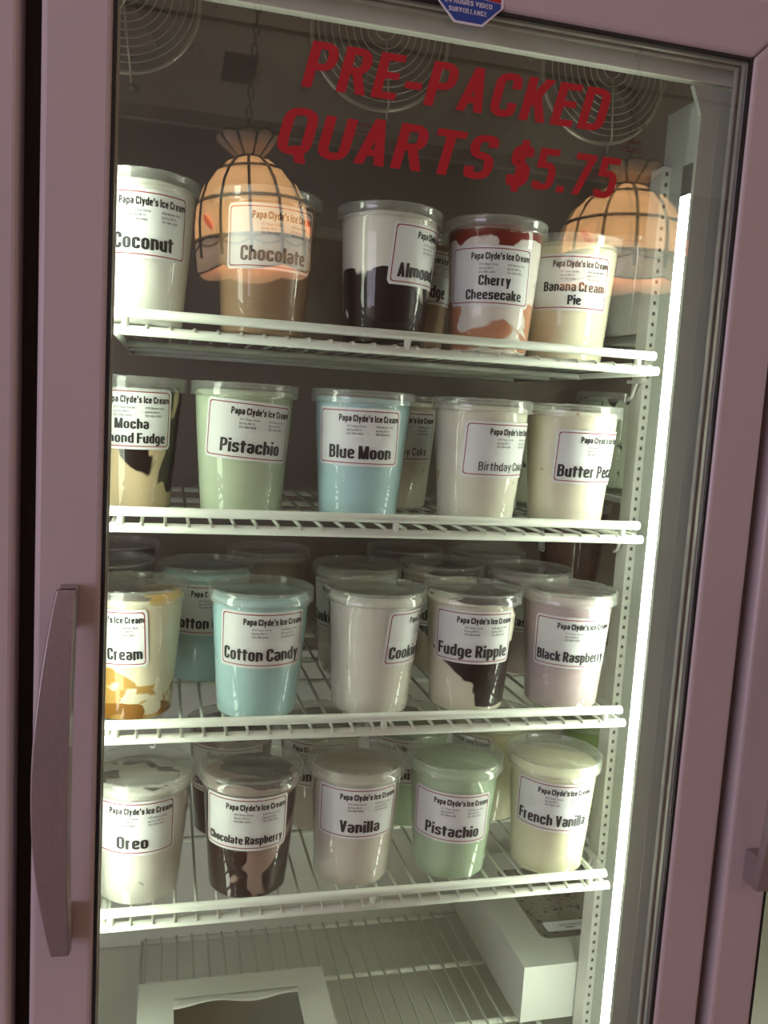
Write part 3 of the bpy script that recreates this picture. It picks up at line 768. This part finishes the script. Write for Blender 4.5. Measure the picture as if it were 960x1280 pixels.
# top shelf
tub(.021, .150, Z1, 0, ['Coconut'], I['coconut'], 'white ice cream tub with coconut label, on the top shelf against the door frame', T1)
tub(.148, .160, Z1, 8, ['Chocolate'], I['choc'], 'brown chocolate ice cream tub on the top shelf, overlaid by the lamp reflection', T1, zc=.094)
tub(.282, .160, Z1, 59, ['Almond Joy'], I['almond'], 'white tub with black fudge streaks in its lower half, label turned aside', T1, zc=.092)
tub(.406, .161, Z1, -4, ['Cherry', 'Cheesecake'], I['cherry'], 'cherry cheesecake tub with dark red top layer and pinkish swirls', T1, zc=.080)
tub(.520, .198, Z1, 0, ['Banana Cream', 'Pie'], I['banana'], 'pale cream tub with banana cream pie label, nearest the light strip on the top shelf', T1, zc=.088)
tub(.345, .290, Z1, 30, ['Fudge'], I['choc'], 'brown tub in the gap behind the streaked and cherry cheesecake tubs', T1)
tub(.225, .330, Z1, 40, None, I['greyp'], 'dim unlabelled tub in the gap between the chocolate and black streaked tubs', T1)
# second shelf
tub(.014, .180, Z2, -5, ['Mocha', 'Almond Fudge'], I['mocha'], 'tan tub with dark fudge swirls and mocha label, on the second shelf', T2, zc=.098)
tub(.133, .165, Z2, 8, ['Pistachio'], I['pist'], 'pale green pistachio tub on the second shelf, its label stuck on crooked', T2, zc=.092, roll=-.06)
tub(.263, .158, Z2, -4, ['Blue Moon'], I['bmoon'], 'light blue tub with blue moon label on the second shelf', T2, zc=.092)
tub(.402, .154, Z2, 36, ['Birthday Cake'], I['bday'], 'cream tub with plain lettered birthday cake label, at the front of the second shelf', T2, zc=.086, plain=True)
tub(.5195, .162, Z2, 38, ['Butter Pecan'], I['butter'], 'cream butter pecan tub with brown streak under its lid', T2, zc=.082)
tub(.335, .285, Z2, 12, ['Birthday Cake'], I['bday'], 'cream birthday cake tub half hidden behind the blue moon tub', T2, plain=True)
tub(.462, .285, Z2, -22, ['Butter P'], I['butter'], 'tub showing only a sliver of label between birthday cake and butter pecan', T2)
tub(.570, .400, Z2, 30, None, I['mint'], 'dim speckled tub at the back of the second shelf behind butter pecan', T2)
# third shelf
tub(.022, .160, Z3, -38, ['Caramel. Cream'], I['caramel'], 'cream tub swirled with golden caramel, dark top under the lid', T3)
tub(.158, .149, Z3, 5, ['Cotton Candy'], I['ccandy'], 'light blue cotton candy tub at the front of the third shelf', T3)
tub(.2885, .150, Z3, 72, ['Cookie Dough'], I['cookie'], 'off-white tub with cookie label wrapped away round its side', T3)
tub(.4065, .152, Z3, 7, ['Fudge Ripple'], I['fudge'], 'fudge ripple tub half black fudge, at the front of the third shelf', T3)
tub(.530, .153, Z3, 14, ['Black Raspberry'], I['brasp'], 'pale pink black raspberry tub beside the light strip', T3, zc=.084)
tub(.105, .282, Z3, 5, ['Cotton Candy'], I['ccandy'], 'second blue cotton candy tub, in shade behind the front one', T3)
tub(.297, .290, Z3, -28, ['Cookie Dough'], I['cookie'], 'cookie dough tub behind the off-white cookie tub', T3)
tub(.420, .312, Z3, 5, ['Fudge Ripple'], I['fudge'], 'second fudge ripple tub, behind the front fudge ripple tub', T3)
tub(.536, .283, Z3, -8, ['Black Raspberry'], I['brasp'], 'second pink tub, behind the front black raspberry tub', T3)
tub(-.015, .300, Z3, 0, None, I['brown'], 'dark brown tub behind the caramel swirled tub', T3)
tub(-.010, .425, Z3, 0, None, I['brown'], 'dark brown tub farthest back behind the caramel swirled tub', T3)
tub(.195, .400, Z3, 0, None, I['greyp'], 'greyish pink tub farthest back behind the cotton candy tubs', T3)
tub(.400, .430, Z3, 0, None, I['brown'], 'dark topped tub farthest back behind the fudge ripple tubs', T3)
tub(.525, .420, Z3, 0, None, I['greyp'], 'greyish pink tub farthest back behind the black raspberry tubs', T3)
# lowest tub shelf
tub(.036, .153, Z4, -12, ['Oreo'], I['oreo'], 'white tub with black cookie pieces on top, at the door frame side of its shelf', T4, top=.1255)
tub(.156, .147, Z4, -5, ['Chocolate Raspberry'], I['chrasp'], 'dark brown chocolate raspberry tub with pinkish patches, at the front', T4, top=.1255)
tub(.279, .155, Z4, 6, ['Vanilla'], I['van'], 'off-white vanilla tub on the lowest tub shelf', T4, zc=.093, top=.1255, hollow=.002)
tub(.400, .153, Z4, 0, ['Pistachio'], I['pistg'], 'green pistachio tub at the front of the lowest tub shelf', T4, zc=.080, roll=-.03, top=.1255)
tub(.525, .144, Z4, 7, ['French Vanilla'], I['french'], 'pale yellow french vanilla tub on the lowest tub shelf', T4, zc=.090, roll=-.03, top=.1255)
tub(.144, .284, Z4, -8, ['Chocolate Raspberry'], I['chrasp'], 'second dark chocolate raspberry tub, behind the front one', T4)
tub(.260, .290, Z4, -15, ['Vanilla'], I['van'], 'second vanilla tub, behind the front vanilla tub', T4)
tub(.379, .285, Z4, -25, ['Pistachio'], I['pistg'], 'second green tub, in the gap between vanilla and front pistachio', T4)
tub(.497, .285, Z4, -50, ['French Vanilla'], I['french'], 'second pale yellow tub, in the gap between pistachio and front french vanilla', T4)
# beyond the slotted post
NG = 'tubs beyond the slotted post'
tub(.705, .400, NZ[0], 60, None, I['coconut'], 'white tub beyond the slotted post, behind the banana cream pie tub', NG)
tub(.705, .400, NZ[1], 60, None, I['mint'], 'speckled pale green tub beyond the slotted post, behind the butter pecan tub', NG)
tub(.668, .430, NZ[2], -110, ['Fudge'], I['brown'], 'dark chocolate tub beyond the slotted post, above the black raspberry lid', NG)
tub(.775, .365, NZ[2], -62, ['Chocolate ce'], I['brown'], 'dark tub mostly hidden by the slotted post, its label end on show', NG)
tub(.722, .400, NZ[3], 60, None, I['green'], 'bright green tub beyond the slotted post, behind the french vanilla tub', NG)

# ------------------------------------------------------------------ cardboard boxes at the bottom
def bakery_box(name, loc, w, d, h, win, label, group='white cardboard bakery boxes'):
    """white folding box, lid cut with a rounded window; win = (u0,u1,v0,v1) in box coordinates, v from the front"""
    t = thing(name, label, 'cardboard box', loc, 0, group)
    th = .0012
    MB().box(0, w, 0, th, 0, h).box(0, w, d-th, d, 0, h).box(0, th, th, d-th, 0, h).box(w-th, w, th, d-th, 0, h).box(th, w-th, th, d-th, 0, th).build('box_body', MAT['board'], t)
    u0, u1, v0, v1 = win
    ins = rrect((u1-u0)/2, (v1-v0)/2, .012, 5); ins = [(x+(u0+u1)/2, y+(v0+v1)/2) for x, y in ins]
    outr = []
    cx, cy = (u0+u1)/2, (v0+v1)/2
    for x, y in ins:   # matching point on the outer edge, straight out from the window's centre
        dx, dy = x-cx, y-cy
        k = min(((w-cx)/dx if dx > 1e-9 else (-cx/dx if dx < -1e-9 else 1e9)), ((d-cy)/dy if dy > 1e-9 else (-cy/dy if dy < -1e-9 else 1e9)))
        outr.append((cx+dx*k, cy+dy*k))
    # snap the nearest outer points to the box corners
    for c in ((0,0), (w,0), (w,d), (0,d)):
        i = min(range(len(outr)), key=lambda q: (outr[q][0]-c[0])**2+(outr[q][1]-c[1])**2); outr[i] = c
    n = len(ins); vs = [(x, y, z) for z in (h, h+th) for p in (outr, ins) for x, y in p]
    fs = []
    for i in range(n):
        j = (i+1) % n
        fs += [(i, j, n+j, n+i), (2*n+i, 3*n+i, 3*n+j, 2*n+j), (i, 2*n+i, 2*n+j, j), (n+i, n+j, 3*n+j, 3*n+i)]
    MB().add(vs, fs).build('lid', MAT['board'], t)
    return t, ins, th
BZ = -.262+DECK
t, ins, th = bakery_box('bakery_box', (.535, .195, BZ), .29, .29, .078, (.051, .24, .055, .24), 'white cardboard box beside the pilaster, its clear window over a crumbly cake', 'white cardboard bakery boxes')
MB().prism(ins, 'z', .0774, .0778).build('window_film', MAT['film'], t)
def cj(p, i): return (p[0], p[1], p[2]+.004*noise.noise(Vector((p[0]*80, p[1]*80, 3))))
g = MB(); nn = 24
vs = [cj((.03+.23*i/nn, .03+.23*j/nn, .068), 0) for j in range(nn+1) for i in range(nn+1)]
fs = [(j*(nn+1)+i, j*(nn+1)+i+1, (j+1)*(nn+1)+i+1, (j+1)*(nn+1)+i) for j in range(nn) for i in range(nn)]
g.add(vs, fs, 0, True); g.box(.03, .26, .03, .26, .002, .062)
cake = g.build('cake', MAT['crumb']); cake.parent = None
cake.location = (.535, .195, BZ); cake['label'] = 'grey crumb topped cake seen through the window of the box by the pilaster'; cake['category'] = 'cake'
pl = MB().prism(rrect(.034, .011, .004), 'z', 0, .0004).build('price_label', MAT['paper'], t); pl.location = (.100, .080, .0796)
V, F = merge2([([( -.012, .002), (.028, .002), (.028, .003), (-.012, .003)], [(0,1,2,3)]), ([( -.012, -.001), (.028, -.001), (.028, 0), (-.012, 0)], [(0,1,2,3)]), ([( -.004, -.006), (.010, -.006), (.010, -.004), (-.004, -.004)], [(0,1,2,3)])])
MB().add([(a, b, .0006) for a, b in V], F).build('print', MAT['inkthin'], pl)
t2, ins2, _ = bakery_box('bakery_box', (.039, .057, BZ), .220, .141, .109, (.040, .184, .012, .108), 'open white cardboard box low at the front, with a torn window cut in its lid', 'white cardboard bakery boxes')
MB().box(.003, .217, .003, .140, .002, .003).build('box_liner', MAT['boxin'], t2)
fl = MB(); nn = 16; vs = []
for k in range(nn+1):
    u = .040+.144*k/nn
    for j in range(4):
        s = j/3; vs.append((u, .108-.020*s, .1105+.006*s*math.sin(PI*k/nn*1.6)**2+.002*s))
fl.add(vs, [(k*4+j, (k+1)*4+j, (k+1)*4+j+1, k*4+j+1) for k in range(nn) for j in range(3)], 0, True)
fo = fl.build('window_flap', MAT['board'], t2); so = fo.modifiers.new('solid', 'SOLIDIFY'); so.thickness = .0008
